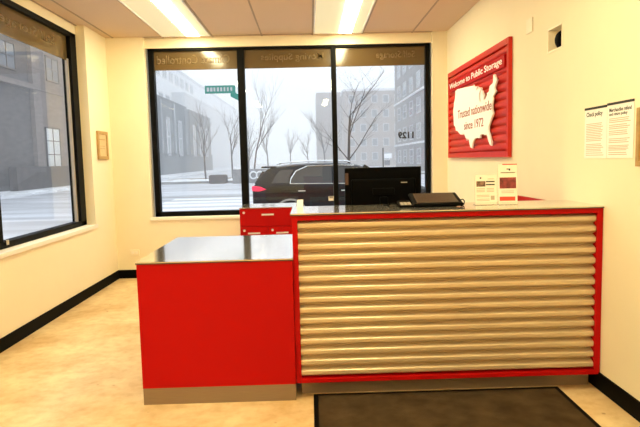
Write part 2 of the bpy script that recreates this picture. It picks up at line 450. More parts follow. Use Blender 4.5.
# drawer cabinet behind the low counter
dc = thing('drawer_cabinet', 'red drawer cabinet with steel pulls under the back window behind the low counter', 'cabinet', (-0.48, 6.9, 0))
c0, c1, d0, d1, zt = -0.815, -0.165, 6.60, 7.20, 0.945
box('body', (c0, c1, d0+0.018, d1, 0.04, zt-0.01), 'red', dc, bev=0.002)
box('top', (c0-0.004, c1+0.004, d0-0.004, d1+0.004, zt-0.01, zt), 'steel_top', dc, bev=0.002)
box('plinth', (c0+0.02, c1-0.02, d0+0.05, d1-0.02, 0, 0.04), 'black_plastic', dc)
def drawer(x0, x1, z0, z1):
    dr = box('drawer', (x0+0.003, x1-0.003, d0, d0+0.018, z0+0.003, z1-0.003), 'red', dc, bev=0.002)
    xm, zm = (x0+x1)/2, z0+(z1-z0)*0.66
    boxes('handle', [(xm-0.07, xm+0.07, d0-0.02, d0-0.010, zm-0.009, zm+0.009), (xm-0.067, xm-0.058, d0-0.013, d0, zm-0.004, zm+0.004),
                     (xm+0.058, xm+0.067, d0-0.013, d0, zm-0.004, zm+0.004)], 'satin', dr, bev=0.0015)
    bm = bmesh.new(); cyl(bm, (x0+0.05, d0+0.001, z1-0.045), (x0+0.05, d0-0.006, z1-0.045), 0.014, n=14); obj('lock', bm, 'satin', dr)
xm = (c0+c1)/2
drawer(c0, c1, 0.725, zt-0.012)
for z in (0.50, 0.275, 0.05):
    drawer(c0, xm, z, z+0.225); drawer(xm, c1, z, z+0.225)

# desk behind the tall counter (carries the monitor)
dk = thing('desk', 'grey desk hidden behind the tall corrugated counter', 'desk', (0.8, 4.3, 0))
box('desktop', (0.0, 1.62, 4.0, 4.66, 0.73, 0.76), 'desk', dk, bev=0.003)
for x in (0.0, 1.59): box('side_panel', (x, x+0.03, 4.02, 4.64, 0, 0.73), 'desk', dk)

# monitor seen from behind
mo = thing('monitor', 'black computer monitor seen from behind on the desk', 'monitor', (0.54, 4.2, 0.76))
bm = bmesh.new(); bx(bm, 0.256, 0.812, 4.16, 4.185, 1.075, 1.413, bev=0.006); obj('housing', bm, 'black_plastic', mo)
bm = bmesh.new(); bx(bm, 0.30, 0.77, 4.138, 4.165, 1.10, 1.33, bev=0.012); obj('rear_cover', bm, 'black_plastic', mo)
bm = bmesh.new(); bx(bm, 0.267, 0.801, 4.184, 4.188, 1.09, 1.402); obj('screen', bm, 'black_gloss', mo)
bm = bmesh.new(); bx(bm, 0.505, 0.563, 4.118, 4.14, 0.775, 1.20, bev=0.006); bx(bm, 0.455, 0.613, 4.126, 4.14, 1.215, 1.262, bev=0.004); obj('stand_neck', bm, 'black_plastic', mo)
bm = bmesh.new(); bx(bm, 0.42, 0.65, 4.06, 4.27, 0.76, 0.776, bev=0.006); obj('stand_base', bm, 'black_plastic', mo)
box('badge', (0.66, 0.705, 4.1365, 4.139, 1.297, 1.304), 'grey_plastic', mo)
box('sticker', (0.259, 0.282, 4.157, 4.161, 1.29, 1.375), 'brown_label', mo)

# payment terminal with a cord
pt = thing('card_terminal', 'small black card terminal with grey keys left of the tablet on the counter', 'card terminal', (0.63, 3.72, CT))
bm = bmesh.new(); prism(bm, [(0.575, 3.66, CT), (0.575, 3.66, CT+0.014), (0.575, 3.79, CT+0.036), (0.575, 3.79, CT)], (0.085, 0, 0))
bmesh.ops.bevel(bm, geom=bm.edges[:], offset=0.004, segments=2, affect='EDGES'); obj('body', bm, 'black_plastic', pt)
def onslope(y): return CT+0.014+(y-3.66)*0.022/0.13
bm = bmesh.new()
for j in range(3):
    for i in range(3):
        x = 0.585+i*0.024; y = 3.672+j*0.022
        prism(bm, [(x, y, onslope(y)-0.001), (x+0.019, y, onslope(y)-0.001), (x+0.019, y+0.016, onslope(y+0.016)-0.001), (x, y+0.016, onslope(y+0.016)-0.001)], (0, 0, 0.004))
obj('keypad', bm, 'grey_plastic', pt)
bm = bmesh.new(); prism(bm, [(0.585, 3.744, onslope(3.744)-0.001), (0.65, 3.744, onslope(3.744)-0.001), (0.65, 3.782, onslope(3.782)-0.001), (0.585, 3.782, onslope(3.782)-0.001)], (0, 0, 0.003)); obj('display', bm, 'black_gloss', pt)
bm = bmesh.new()
pts = [(0.577, 3.74, CT+0.014), (0.555, 3.75, CT+0.022), (0.532, 3.76, CT+0.022), (0.518, 3.77, CT+0.010), (0.512, 3.76, CT+0.005), (0.515, 3.86, CT+0.005), (0.50, 3.93, CT+0.005)]
tube(bm, pts, 0.004); obj('cord', bm, 'black_plastic', pt)

# tilted tablet
tb = thing('tablet', 'wide black framed tablet tilted on the counter beside the card terminal', 'tablet', (0.83, 3.75, CT))
def slab(bm, x0, x1, ya, yb, zlo, zhi, th):
    prism(bm, [(x0, ya, zlo), (x0, yb, zhi), (x0, yb, zhi-th), (x0, ya, zlo-th)], (x1-x0, 0, 0))
bm = bmesh.new(); slab(bm, 0.662, 0.985, 3.645, 3.86, CT+0.021, CT+0.080, 0.019)
bmesh.ops.bevel(bm, geom=bm.edges[:], offset=0.006, segments=3, affect='EDGES'); obj('housing', bm, 'black_plastic', tb)
bm = bmesh.new(); slab(bm, 0.690, 0.957, 3.67, 3.845, CT+0.0292, CT+0.0772, 0.003); obj('screen', bm, 'black_gloss', tb)
bm = bmesh.new(); prism(bm, [(0.70, 3.68, CT), (0.70, 3.84, CT), (0.70, 3.84, CT+0.058)], (0.25, 0, 0)); obj('wedge_stand', bm, 'black_plastic', tb)
bm = bmesh.new()
tube(bm, [(0.98, 3.74, CT+0.035), (1.003, 3.74, CT+0.040), (1.012, 3.735, CT+0.026), (1.006, 3.73, CT+0.006), (0.985, 3.73, CT+0.004)], 0.0035); obj('cord', bm, 'black_plastic', tb)

# leaflet displays on the counter
def rect_on(bm, o, xd, up, nrm, u0, u1, v0, v1, th):
    o, xd, up, nrm = map(Vector, (o, xd, up, nrm))
    prism(bm, [o+xd*u0+up*v0, o+xd*u1+up*v0, o+xd*u1+up*v1, o+xd*u0+up*v1], nrm*th)
def card_stand(name, label, ox, oy, ww, hh, ang, parts, cat, th=0.004):
    t = thing(name, label, cat, (ox, oy, CT))
    xd = Vector((math.cos(ang), math.sin(ang), 0)); up = Vector((-0.10*math.sin(ang), 0.10*math.cos(ang), 0.995)); nrm = xd.cross(up)
    o = Vector((ox, oy, CT))
    bm = bmesh.new(); rect_on(bm, o-nrm*th, xd, up, nrm, 0, ww, 0.003, hh, th); obj('sheet', bm, 'card', t)
    bm = bmesh.new(); rect_on(bm, o-nrm*(th+0.003), xd, up, nrm, -0.003, ww+0.003, 0.0, hh*0.9, 0.002)
    back = Vector((-math.sin(ang), math.cos(ang), 0))
    bx0 = o-nrm*0.003
    prism(bm, [o+up*0.001, o+xd*ww+up*0.001, o+xd*ww+back*0.075+up*0.001, o+back*0.075+up*0.001], (0, 0, 0.003))
    rect_on(bm, o+nrm*0.012, xd, up, nrm, 0, ww, 0.0, 0.02, 0.002)
    prism(bm, [o+up*0.001, o+xd*ww+up*0.001, o+xd*ww-back*0.013+up*0.001, o-back*0.013+up*0.001], (0, 0, 0.002))
    obj('clear_holder', bm, 'acrylic', t)
    for pn, m, rects in parts:
        for (u0, u1, v0, v1) in rects:
            bm = bmesh.new(); rect_on(bm, o, xd, up, nrm, u0*ww, u1*ww, v0*hh, v1*hh, 0.0008); obj(pn, bm, m, t)
    return t, o, xd, up, nrm
lines = lambda u0, u1, vs, h=0.02: [(u0, u1, v, v+h) for v in vs]
card_stand('leaflet_stand', 'short white leaflet in a clear stand, left of the tall brochure', 1.075, 3.70, 0.138, 0.195, -0.03,
    [('photo_print', 'photo_ink', [(0.06, 0.48, 0.62, 0.80)]),
     ('heading_print', 'ink', [(0.50, 0.92, 0.76, 0.80), (0.50, 0.92, 0.66, 0.70), (0.22, 0.30, 0.88, 0.93)]),
     ('body_print', 'grey_ink', lines(0.06, 0.45, (0.54, 0.49, 0.44)) + lines(0.54, 0.88, (0.54, 0.49, 0.44)) + lines(0.06, 0.66, (0.32, 0.27, 0.19, 0.14)) + [(0.6, 0.9, 0.86, 0.88)]),
     ('badge_print', 'grey_ink', [(0.72, 0.90, 0.17, 0.31)])], 'leaflet')
card_stand('brochure', 'tall narrow brochure with dark red picture beside the short leaflet stand', 1.222, 3.685, 0.118, 0.265, -0.10,
    [('top_band', 'red_ink', [(0.22, 1.0, 0.975, 1.0)]),
     ('photo_print', 'dark_red_ink', [(0.06, 0.94, 0.40, 0.67)]),
     ('logo_print', 'ink', [(0.44, 0.56, 0.862, 0.885), (0.56, 0.64, 0.835, 0.885)]),
     ('heading_print', 'photo_ink', [(0.12, 0.90, 0.775, 0.795)]),
     ('body_print', 'grey_ink', lines(0.15, 0.82, (0.33, 0.29), 0.012)),
     ('red_block', 'red_ink', [(0.05, 0.88, 0.10, 0.20)])], 'brochure')
sl = thing('paper_slip', 'small folded white paper slip at the left end of the tall counter', 'paper', (-0.07, 3.9, CT))
bm = bmesh.new()
prism(bm, [(-0.092, 3.89, CT), (-0.052, 3.89, CT), (-0.045, 3.905, CT+0.052), (-0.085, 3.905, CT+0.052)], (0, 0.0012, 0))
prism(bm, [(-0.085, 3.905, CT+0.052), (-0.045, 3.905, CT+0.052), (-0.050, 3.925, CT), (-0.090, 3.925, CT)], (0, 0.0012, 0))
obj('folded_sheet', bm, 'paper', sl)

# ------------------------------------------------------------------ wall sign with the map
def rw(y, z, d): return Vector((XR-d, y, z))     # point on the right wall, d away from it
sg = thing('wall_sign', 'large red corrugated sign with white country map on the right wall', 'sign', (XR, 6.2, 2.0))
SY0, SY1, SZ0, SZ1 = 5.045, 7.225, 1.460, 2.497
fw_ = 0.055
boxes('sign_frame', [(XR-0.037, XR-0.002, SY0, SY0+fw_, SZ0, SZ1), (XR-0.037, XR-0.002, SY1-fw_, SY1, SZ0, SZ1),
                     (XR-0.037, XR-0.002, SY0+fw_, SY1-fw_, SZ0, SZ0+fw_), (XR-0.037, XR-0.002, SY0+fw_, SY1-fw_, SZ1-fw_, SZ1)], 'red_metal', sg, bev=0.003)
bm = bmesh.new(); prev = None; n = 12; K = 12
for i in range(n*K+1):
    z = SZ0+fw_+(SZ1-SZ0-2*fw_)*i/(n*K)
    d = 2*min(1, 1.12*abs(math.sin(math.pi*(i/K)))**0.8)-1
    x = XR-0.018-0.014*d
    a = bm.verts.new((x, SY0+fw_-0.001, z)); b = bm.verts.new((x, SY1-fw_+0.001, z))
    if prev: bm.faces.new((prev[0], prev[1], b, a))
    prev = (a, b)
sh = obj('corrugated_panel', bm, 'red_metal', sg)
for p in sh.data.polygons: p.use_smooth = True
bn = box('banner', (XR-0.052, XR-0.030, 5.11, 7.115, 2.25, 2.36), 'red', sg, bev=0.003)
lettering('lettering', 'Welcome to Public Storage', (XR-0.0521, 7.07, 2.263), (0, -1, 0), (0, 0, 1), (-1, 0, 0), 1.90, 0.084, 'sign_white', bn, depth=0.002, bold=0.012, by_word=True)
US = [(-124.7,48.4),(-123,48.2),(-122.8,49),(-95.2,49),(-95.1,49.4),(-94.6,48.7),(-91,48.1),(-89.6,48),(-91.5,46.8),(-90,46.7),(-88,47.4),(-87.5,46.5),(-85,46.7),(-84.6,46),(-86,45.9),(-87.5,45.2),(-88,44.5),(-87.6,43.5),(-87.8,42.3),(-87.2,41.6),(-86.4,42),(-86.5,43.5),(-86,44.8),(-85,45.7),(-83.5,45.3),(-83.4,44.2),(-83.9,43.7),(-82.6,44),(-82.5,43),(-83.2,42.1),(-82.5,41.5),(-81,41.8),(-79,42.7),(-79,43.3),(-76.5,43.5),(-76.2,44.1),(-75,45),(-71.5,45),(-70.8,45.4),(-70,46.6),(-69.2,47.4),(-68.2,47.3),(-67.8,46),(-67,44.8),(-69,44),(-70.5,43.3),(-70.7,42.6),(-70,41.8),(-71.5,41.4),(-73.8,40.8),(-74.1,39.7),(-75.5,38.5),(-76,37),(-75.6,35.3),(-77.5,34.3),(-79,33.3),(-81,32),(-81.4,30.5),(-80.5,28.3),(-80.1,26.5),(-80.5,25.2),(-81.6,25.9),(-82.7,27.8),(-82.8,29),(-84,30),(-85.3,29.7),(-86.5,30.4),(-89,30.3),(-89.3,29.2),(-91,29.3),(-93.5,29.7),(-95,29.2),(-97,27.8),(-97.3,26),(-99.2,26.5),(-101,29.7),(-102.5,29.6),(-103.2,29),(-104.8,30.5),(-106.5,31.8),(-108.2,31.8),(-108.2,31.3),(-111,31.3),(-114.8,32.5),(-117.1,32.5),(-118.5,34),(-120.6,34.5),(-121.9,36.6),(-122.5,37.8),(-123.8,39.3),(-124.3,40.4),(-124.1,42),(-124.5,43),(-124,45),(-124,46.2)]
proj = []
for lo, la in US:
    th = 0.62*math.radians(lo+98); r = 90-la+2
    proj.append((r*math.sin(th), -r*math.cos(th)))
px = [p[0] for p in proj]; py = [p[1] for p in proj]
bm = bmesh.new()
P3 = []
for x, y in proj:
    u = (x-min(px))/(max(px)-min(px)); v = (y-min(py))/(max(py)-min(py))
    P3.append(rw(6.87-u*1.59, 1.557+v*0.69, 0.045))
prism(bm, P3, (-0.016, 0, 0)); bmesh.ops.triangulate(bm, faces=[f for f in bm.faces if len(f.verts) > 4])
mp = obj('map_panel', bm, 'sign_white', sg)
lettering('lettering', 'Trusted nationwide', (XR-0.0611, 6.65, 1.905), (0, -1, 0), (0, 0, 1), (-1, 0, 0), 1.22, 0.092, 'sign_ink', mp, depth=0.002, bold=0.004, by_word=True)
lettering('lettering', 'since 1972', (XR-0.0611, 6.38, 1.765), (0, -1, 0), (0, 0, 1), (-1, 0, 0), 0.70, 0.088, 'sign_ink', mp, depth=0.002, bold=0.004, by_word=True)
for (y, z) in ((SY0+0.028, SZ1-0.06), (SY0+0.028, SZ0+0.06), (SY1-0.028, SZ1-0.06), (SY1-0.028, SZ0+0.06)): 
    bm = bmesh.new(); cyl(bm, rw(y, z, 0.036), rw(y, z, 0.041), 0.012, n=12); obj('screw_cap', bm, 'red_metal', sg)

# ------------------------------------------------------------------ right wall fittings
cb = thing('security_camera', 'black dome security camera set in a square niche in the right wall', 'security camera', (XR, 4.18, 2.3))
boxes('niche_frame', [(XR-0.004, XR+0.10, NY0+0.001, NY0+0.014, NZ0+0.001, NZ1-0.001), (XR-0.004, XR+0.10, NY1-0.014, NY1-0.001, NZ0+0.001, NZ1-0.001),
                    (XR-0.004, XR+0.10, NY0+0.014, NY1-0.014, NZ0+0.001, NZ0+0.014), (XR-0.004, XR+0.10, NY0+0.014, NY1-0.014, NZ1-0.014, NZ1-0.001)], 'cream_plastic', cb, bev=0.002)
box('back_plate', (XR+0.10, XR+0.118, NY0+0.001, NY1-0.001, NZ0+0.001, NZ1-0.001), 'cream_plastic', cb)
bm = bmesh.new(); sphere(bm, (XR+0.055, 4.168, 2.290), 0.070, (0.85, 1, 1)); obj('dome', bm, 'black_plastic', cb, smooth=True)
bm = bmesh.new(); cyl(bm, (XR+0.101, 4.168, 2.290), (XR+0.06, 4.168, 2.290), 0.076, n=24); obj('mount_ring', bm, 'cream_plastic', cb)
sp_ = thing('blank_plate', 'small blank cream plate high on the right wall, above the red sign', 'wall plate', (XR, 4.66, 2.5))
box('cover', (XR-0.010, XR-0.001, 4.595, 4.715, 2.440, 2.553), 'cream_plastic', sp_, bev=0.003)
for z in (2.462, 2.531):
    bm = bmesh.new(); cyl(bm, (XR-0.010, 4.655, z), (XR-0.0115, 4.655, z), 0.004, n=10); obj('screw', bm, 'white_trim', sp_)

def notice(label, y0, y1, z0, z1, heads, bodies):
    t = thing('paper_notice', label, 'notice', (XR, (y0+y1)/2, z0))
    box('sheet', (XR-0.004, XR-0.001, y0, y1, z0, z1), 'paper', t)
    box('top_clip', (XR-0.007, XR-0.001, y0, y1, z1-0.013, z1+0.001), 'ink', t)
    for (txt, zz, hh, ww) in heads:
        lettering('heading', txt, (XR-0.0041, y1-0.022, zz), (0, -1, 0), (0, 0, 1), (-1, 0, 0), ww, hh, 'ink', t, depth=0.0006, bold=0.02)
    bm = bmesh.new()
    for (za, zb, st, red) in bodies:
        z = zb
        while z > za:
            ww = (y1-y0-0.05)*random.uniform(0.82, 1.0)
            bx(bm, XR-0.0047, XR-0.004, y1-0.022-ww, y1-0.022, z-0.004, z); z -= st
    obj('body_print', bm, 'grey_ink', t)
notice('white paper headed Check policy, left of the two on the right wall', 3.432, 3.705, 1.445, 1.762,
       [('Check policy', 1.698, 0.036, 0.20)], [(1.548, 1.662, 0.0105, 0), (1.49, 1.535, 0.0105, 0), (1.462, 1.480, 0.013, 0)])
notice('white paper on merchandise refunds, right of the two on the right wall', 3.145, 3.425, 1.445, 1.768,
       [('Merchandise refund', 1.715, 0.022, 0.235), ('and return policy', 1.688, 0.022, 0.195)], [(1.655, 1.677, 0.0105, 0), (1.618, 1.640, 0.0105, 0), (1.575, 1.605, 0.0105, 0), (1.53, 1.56, 0.0105, 0), (1.49, 1.52, 0.0085, 0), (1.462, 1.480, 0.011, 0)])
fr = thing('picture_frame', 'brown framed panel at the right edge, beside the paper notices', 'frame', (XR, 2.85, 1.4))
boxes('frame', [(XR-0.022, XR-0.001, 3.060, 3.092, 1.40, 1.715), (XR-0.022, XR-0.001, 2.62, 2.653, 1.40, 1.715),
                (XR-0.022, XR-0.001, 2.653, 3.060, 1.40, 1.43), (XR-0.022, XR-0.001, 2.653, 3.060, 1.685, 1.715)], 'gold', fr, bev=0.003)
box('panel', (XR-0.010, XR-0.001, 2.653, 3.060, 1.43, 1.685), 'tan_paper', fr)

# left wall plaque and back wall outlet
pl = thing('wall_plaque', 'gold framed tan certificate on the left wall beside the window', 'plaque', (XL, 7.07, 1.7))
boxes('frame', [(XL+0.001, XL+0.025, 6.90, 6.945, 1.54, 1.88), (XL+0.001, XL+0.025, 7.195, 7.24, 1.54, 1.88),
                (XL+0.001, XL+0.025, 6.945, 7.195, 1.54, 1.58), (XL+0.001, XL+0.025, 6.945, 7.195, 1.84, 1.88)], 'gold', pl, bev=0.004)
pp = box('certificate', (XL+0.001, XL+0.012, 6.945, 7.195, 1.58, 1.84), 'tan_paper', pl)
boxes('print', [(XL+0.012, XL+0.0128, 6.97, 7.17, 1.776, 1.786), (XL+0.012, XL+0.0128, 6.99, 7.15, 1.70, 1.705), (XL+0.012, XL+0.0128, 6.99, 7.15, 1.67, 1.675)], 'gold', pp)
ol = thing('wall_outlet', 'cream power outlet low on the back wall, left of the low counter', 'outlet', (-2.28, YB, 0.33))
box('cover', (-2.345, -2.225, YB-0.010, YB-0.001, 0.295, 0.372), 'cream_plastic', ol, bev=0.003)
boxes('socket', [(-2.325, -2.292, YB-0.012, YB-0.009, 0.318, 0.350), (-2.278, -2.245, YB-0.012, YB-0.009, 0.318, 0.350)], 'white_trim', ol, bev=0.001)

# floor mat
mt_ = thing('floor_mat', 'dark brown rubber floor mat in front of the corrugated counter', 'mat', (0.77, 2.7, 0))
box('mat_surface', (0.02, 1.515, 2.28, 3.475, 0.0005, 0.008), 'mat', mt_, bev=0.002)
boxes('rubber_edge', [(-0.008, 0.02, 2.25, 3.505, 0.0005, 0.006), (1.515, 1.543, 2.25, 3.505, 0.0005, 0.006), (0.02, 1.515, 2.25, 2.28, 0.0005, 0.006), (0.02, 1.515, 3.475, 3.505, 0.0005, 0.006)], 'black_base', mt_, bev=0.001)

# ------------------------------------------------------------------ outdoors
GZ = -0.25
bm = bmesh.new(); bx(bm, -200, 200, -60, 340, GZ-0.3, GZ); struct(obj('ground', bm, 'road'), 'slushy grey road outside')
def out_struct(name, lst, m, label): return struct(boxes(name, lst, m), label)
out_struct('sidewalk', [(-6.2, 40, 7.7, 10.6, GZ, -0.12), (-6.2, XL-0.3, -30, 7.7, GZ, -0.12)], 'sidewalk', 'snowy sidewalk around the corner')
out_struct('far_sidewalk', [(-20, -16.6, -30, 60, GZ, -0.10), (-20, -15.5, 64, 300, GZ, -0.12), (-13.5, 60, 58, 61, GZ, -0.12)], 'sidewalk', 'snowy sidewalk across the street')
out_struct('planting_bed', [(-13.2, -3.0, 47.5, 57.5, GZ, -0.12)], 'dry_grass', 'brown planting bed with patchy snow across the street')
out_struct('kerb', [(-13.4, -2.8, 47.0, 47.5, GZ, -0.08), (-13.4, 30, 57.5, 58.0, GZ, -0.10), (-8.5, -2.6, 28.4, 28.75, GZ, GZ+0.01)], 'kerb', 'dark kerb along the planting bed')
out_struct('crosswalk', [(-6.4+0.0, -2.3, y, y+0.9, GZ, GZ+0.006) for y in (19.0, 20.9, 22.8, 24.7, 26.6)], 'paint', 'white crosswalk stripes on the road')
bm = bmesh.new()
for i in range(16):
    y = 33.5+i*0.6+random.uniform(-.2, .2)
    sphere(bm, (-16.9+random.uniform(-.15, .15), y, -0.17), 0.32, (1, 1.3, 0.42+random.uniform(-.1, .15)), 10, 6)
tag(obj('snow_bank', bm, 'snow', smooth=True), 'low ridge of ploughed snow along the far kerb outside the left window', 'snow', kind='stuff')
bm = bmesh.new()
for i in range(30):
    sphere(bm, (-12+i*0.30+random.uniform(-.2, .2), 48.9+random.uniform(-.8, 1.8), -0.14), 0.5, (1.4, 1, 0.25+random.uniform(0, .15)), 10, 6)
tag(obj('snow_patches', bm, 'snow', smooth=True), 'patches of snow lying on the brown planting bed across the road', 'snow', kind='stuff')

# ---- car
def build_car():
    NY, L = 14.0, 4.75
    xr = -1.43
    W = 0.94; yc = NY+W
    t = thing('car', 'black SUV with red tail lamp parked outside behind the counter', 'car', (xr+L/2, yc, GZ))
    # (x, z_bottom, z_belt, z_top(roof/bonnet), half width belt, half width top)
    st = [(0.00, 0.52, 0.98, 1.00, 0.78, 0.70), (0.05, 0.45, 1.06, 1.10, 0.84, 0.74), (0.16, 0.38, 1.10, 1.30, 0.89, 0.70), (0.34, 0.34, 1.11, 1.50, 0.92, 0.67), (0.62, 0.32, 1.11, 1.585, 0.935, 0.66),
          (1.10, 0.32, 1.10, 1.63, 0.94, 0.66), (1.70, 0.30, 1.09, 1.645, 0.94, 0.66), (2.30, 0.30, 1.08, 1.63, 0.94, 0.65), (2.75, 0.30, 1.07, 1.56, 0.94, 0.64), (3.10, 0.30, 1.06, 1.40, 0.94, 0.66),
          (3.42, 0.31, 1.05, 1.14, 0.935, 0.74), (3.55, 0.32, 1.03, 1.08, 0.93, 0.78), (4.10, 0.34, 0.98, 1.03, 0.92, 0.76), (4.45, 0.38, 0.88, 0.95, 0.88, 0.70), (4.66, 0.42, 0.72, 0.80, 0.80, 0.62), (4.75, 0.48, 0.62, 0.68, 0.70, 0.55)]
    def ring(s):
        x, zb, zl, zt, wb, wt = s
        pr = [(wb-0.10, zb), (wb-0.01, zb+0.12), (wb, zb+(zl-zb)*0.55), (wb-0.015, zl), (wb-0.05, zl+(zt-zl)*0.12), (wt+0.03, zl+(zt-zl)*0.86), (wt-0.06, zt-0.005), (wt*0.5, zt+0.012)]
        a = [(xr+x, yc-y, GZ+z) for y, z in pr]; b = [(xr+x, yc+y, GZ+z) for y, z in reversed(pr)]
        return a+b
    bm = bmesh.new(); rings = [[bm.verts.new(p) for p in ring(s)] for s in st]
    n = len(rings[0])
    for r0, r1 in zip(rings, rings[1:]):
        for i in range(n): bm.faces.new((r0[i], r0[(i+1) % n], r1[(i+1) % n], r1[i]))
    bm.faces.new(rings[0]); bm.faces.new(rings[-1])
    body = obj('body', bm, 'car', t, smooth=True)
    sb = body.modifiers.new('smooth', 'SUBSURF'); sb.levels = 1; sb.render_levels = 2
    # side glass follows the upper body side: y at height z
    def yside(x, z, off):
        for s0, s1 in zip(st, st[1:]):
            if s0[0] <= x <= s1[0]:
                f = (x-s0[0])/(s1[0]-s0[0]); s = [a+(b-a)*f for a, b in zip(s0, s1)]
                _, zb, zl, zt, wb, wt = s
                f2 = max(0, min(1, (z-zl-(zt-zl)*0.12)/((zt-zl)*0.74)))
                return (wb-0.05)+(wt+0.03-wb+0.05)*f2+off
    def side_poly(name, outline, m, parent, off, sgn, th=0.012):
        bm = bmesh.new()
        vs = [bm.verts.new((xr+x, yc+sgn*yside(x, z, off), GZ+z)) for x, z in outline]
        f = bm.faces.new(vs); r = bmesh.ops.extrude_face_region(bm, geom=[f])
        bmesh.ops.translate(bm, vec=(0, sgn*th, 0), verts=[v for v in r['geom'] if isinstance(v, bmesh.types.BMVert)])
        bmesh.ops.triangulate(bm, faces=[f for f in bm.faces if len(f.verts) > 4])
        return obj(name, bm, m, parent)
    wins = [[(0.50, 1.17), (0.92, 1.17), (0.93, 1.30), (1.02, 1.44), (1.06, 1.50), (0.72, 1.49), (0.60, 1.36)],
            [(0.97, 1.17), (1.98, 1.15), (1.98, 1.555), (1.40, 1.55), (1.12, 1.44), (1.00, 1.27)],
            [(2.05, 1.15), (3.12, 1.12), (2.98, 1.30), (2.72, 1.49), (2.52, 1.545), (2.05, 1.555)]]
    for sgn in (-1, 1):
        for o in wins: side_poly('side_window', o, 'car_glass', t, 0.0, sgn)
        # chrome line round the door windows
        bm = bmesh.new()
        path = [(3.14, 1.115), (2.05, 1.135), (0.955, 1.155), (0.975, 1.27), (1.10, 1.455), (1.38, 1.57), (2.02, 1.578), (2.54, 1.565)]
        tube(bm, [(xr+x, yc+sgn*yside(x, z, 0.012), GZ+z) for x, z in path], 0.013, 6); obj('chrome_trim', bm, 'chrome', t)
        bm = bmesh.new(); tube(bm, [(xr+x, yc+sgn*0.62, GZ+z) for x, z in ((0.62, 1.625), (0.72, 1.665), (1.6, 1.70), (2.3, 1.685), (2.45, 1.655))], 0.018, 8); obj('roof_rail', bm, 'chrome', t)
        for hx, hz in ((1.15, 0.975), (2.20, 0.965)):
            bm = bmesh.new(); bx(bm, xr+hx, xr+hx+0.18, yc+sgn*0.94-0.02, yc+sgn*0.94+0.02, GZ+hz-0.012, GZ+hz+0.012, bev=0.006); obj('door_handle', bm, 'chrome', t)
        bm = bmesh.new(); bx(bm, xr+2.95, xr+3.10, yc+sgn*1.02-0.08, yc+sgn*1.02+0.08, GZ+1.10, GZ+1.24, bev=0.03); obj('wing_mirror', bm, 'car', t)
        bm = bmesh.new()
        prism(bm, [(xr+0.025, yc+sgn*0.80, GZ+1.12), (xr+0.22, yc+sgn*0.80, GZ+1.10), (xr+0.38, yc+sgn*0.80, GZ+1.03), (xr+0.20, yc+sgn*0.80, GZ+0.985), (xr+0.025, yc+sgn*0.80, GZ+1.0)], (0, sgn*0.125, 0)); bmesh.ops.bevel(bm, geom=bm.edges[:], offset=0.012, segments=2, affect='EDGES'); obj('tail_lamp', bm, 'tail', t)
        bm = bmesh.new(); bx(bm, xr+4.30, xr+4.62, yc+sgn*0.74-0.09, yc+sgn*0.74+0.09, GZ+0.74, GZ+0.86, bev=0.03); obj('head_lamp', bm, 'head', t)
        for x in (0.95, 3.85):
            bm = bmesh.new(); cyl(bm, (xr+x, yc+sgn*0.70, GZ+0.36), (xr+x, yc+sgn*0.945, GZ+0.36), 0.36, n=36)
            wh = obj('wheel', bm, 'rubber', t)
            bm = bmesh.new()
            cyl(bm, (xr+x, yc+sgn*0.93, GZ+0.36), (xr+x, yc+sgn*0.952, GZ+0.36), 0.06, n=16)
            for k in range(5):
                a = k*2*math.pi/5
                cyl(bm, (xr+x, yc+sgn*0.945, GZ+0.36), (xr+x+0.24*math.cos(a), yc+sgn*0.945, GZ+0.36+0.24*math.sin(a)), 0.03, 0.035, 8)
            bmesh.ops.create_cone(bm, segments=30, radius1=0.26, radius2=0.24, depth=0.03, matrix=Matrix.Translation((xr+x, yc+sgn*0.945, GZ+0.36)) @ Matrix.Rotation(math.pi/2, 4, 'X'))
            obj('rim', bm, 'alloy', wh)
            # pale wheel arch moulding
            bm = bmesh.new()
            tube(bm, [(xr+x+0.41*math.cos(a*math.pi/12), yc+sgn*0.935, GZ+0.36+0.41*math.sin(a*math.pi/12)) for a in range(0, 13)], 0.025, 6); obj('wheel_arch', bm, 'grey_plastic', t)
    bm = bmesh.new()
    prism(bm, [(xr+0.085, yc-0.62, GZ+1.16), (xr+0.085, yc+0.62, GZ+1.16), (xr+0.28, yc+0.56, GZ+1.46), (xr+0.28, yc-0.56, GZ+1.46)], (-0.02, 0, 0.008)); obj('rear_window', bm, 'car_glass', t)
    bm = bmesh.new()
    prism(bm, [(xr+3.36, yc-0.70, GZ+1.20), (xr+3.36, yc+0.70, GZ+1.20), (xr+2.80, yc+0.58, GZ+1.56), (xr+2.80, yc-0.58, GZ+1.56)], (0.02, 0, 0.02)); obj('windscreen', bm, 'car_glass', t)
    bm = bmesh.new(); bx(bm, xr+0.24, xr+0.62, yc-0.60, yc+0.60, GZ+1.545, GZ+1.585, bev=0.015); obj('roof_spoiler', bm, 'car', t)
build_car()

# ---- street signs on a pole
ps = thing('street_sign_pole', 'dark street pole with two green street name signs', 'street sign', (-2.03, 18.3, GZ))
bm = bmesh.new(); cyl(bm, (-2.03, 18.3, GZ), (-2.03, 18.3, 4.6), 0.055, 0.05, 14); obj('pole', bm, 'pole', ps)
s1 = box('sign_blade', (-3.19, -2.22, 18.28, 18.30, 3.605, 3.85), 'green_sign', ps, bev=0.004)
boxes('bracket', [(-2.24, -2.06, 18.27, 18.33, 3.62, 3.88)], 'paint', ps, bev=0.01)
boxes('lettering', [(-3.13+i*0.105, -3.13+i*0.105+random.uniform(0.05, 0.08), 18.274, 18.281, 3.67, 3.79) for i in range(8)], 'window_trim', s1)
bm = bmesh.new()
prism(bm, [(-2.36, 18.0, 3.47), (-2.36, 18.0, 3.66), (-2.08, 18.22, 3.52), (-2.08, 18.22, 3.33)], (0.012, -0.015, 0)); obj('sign_blade', bm, 'green_sign', ps)

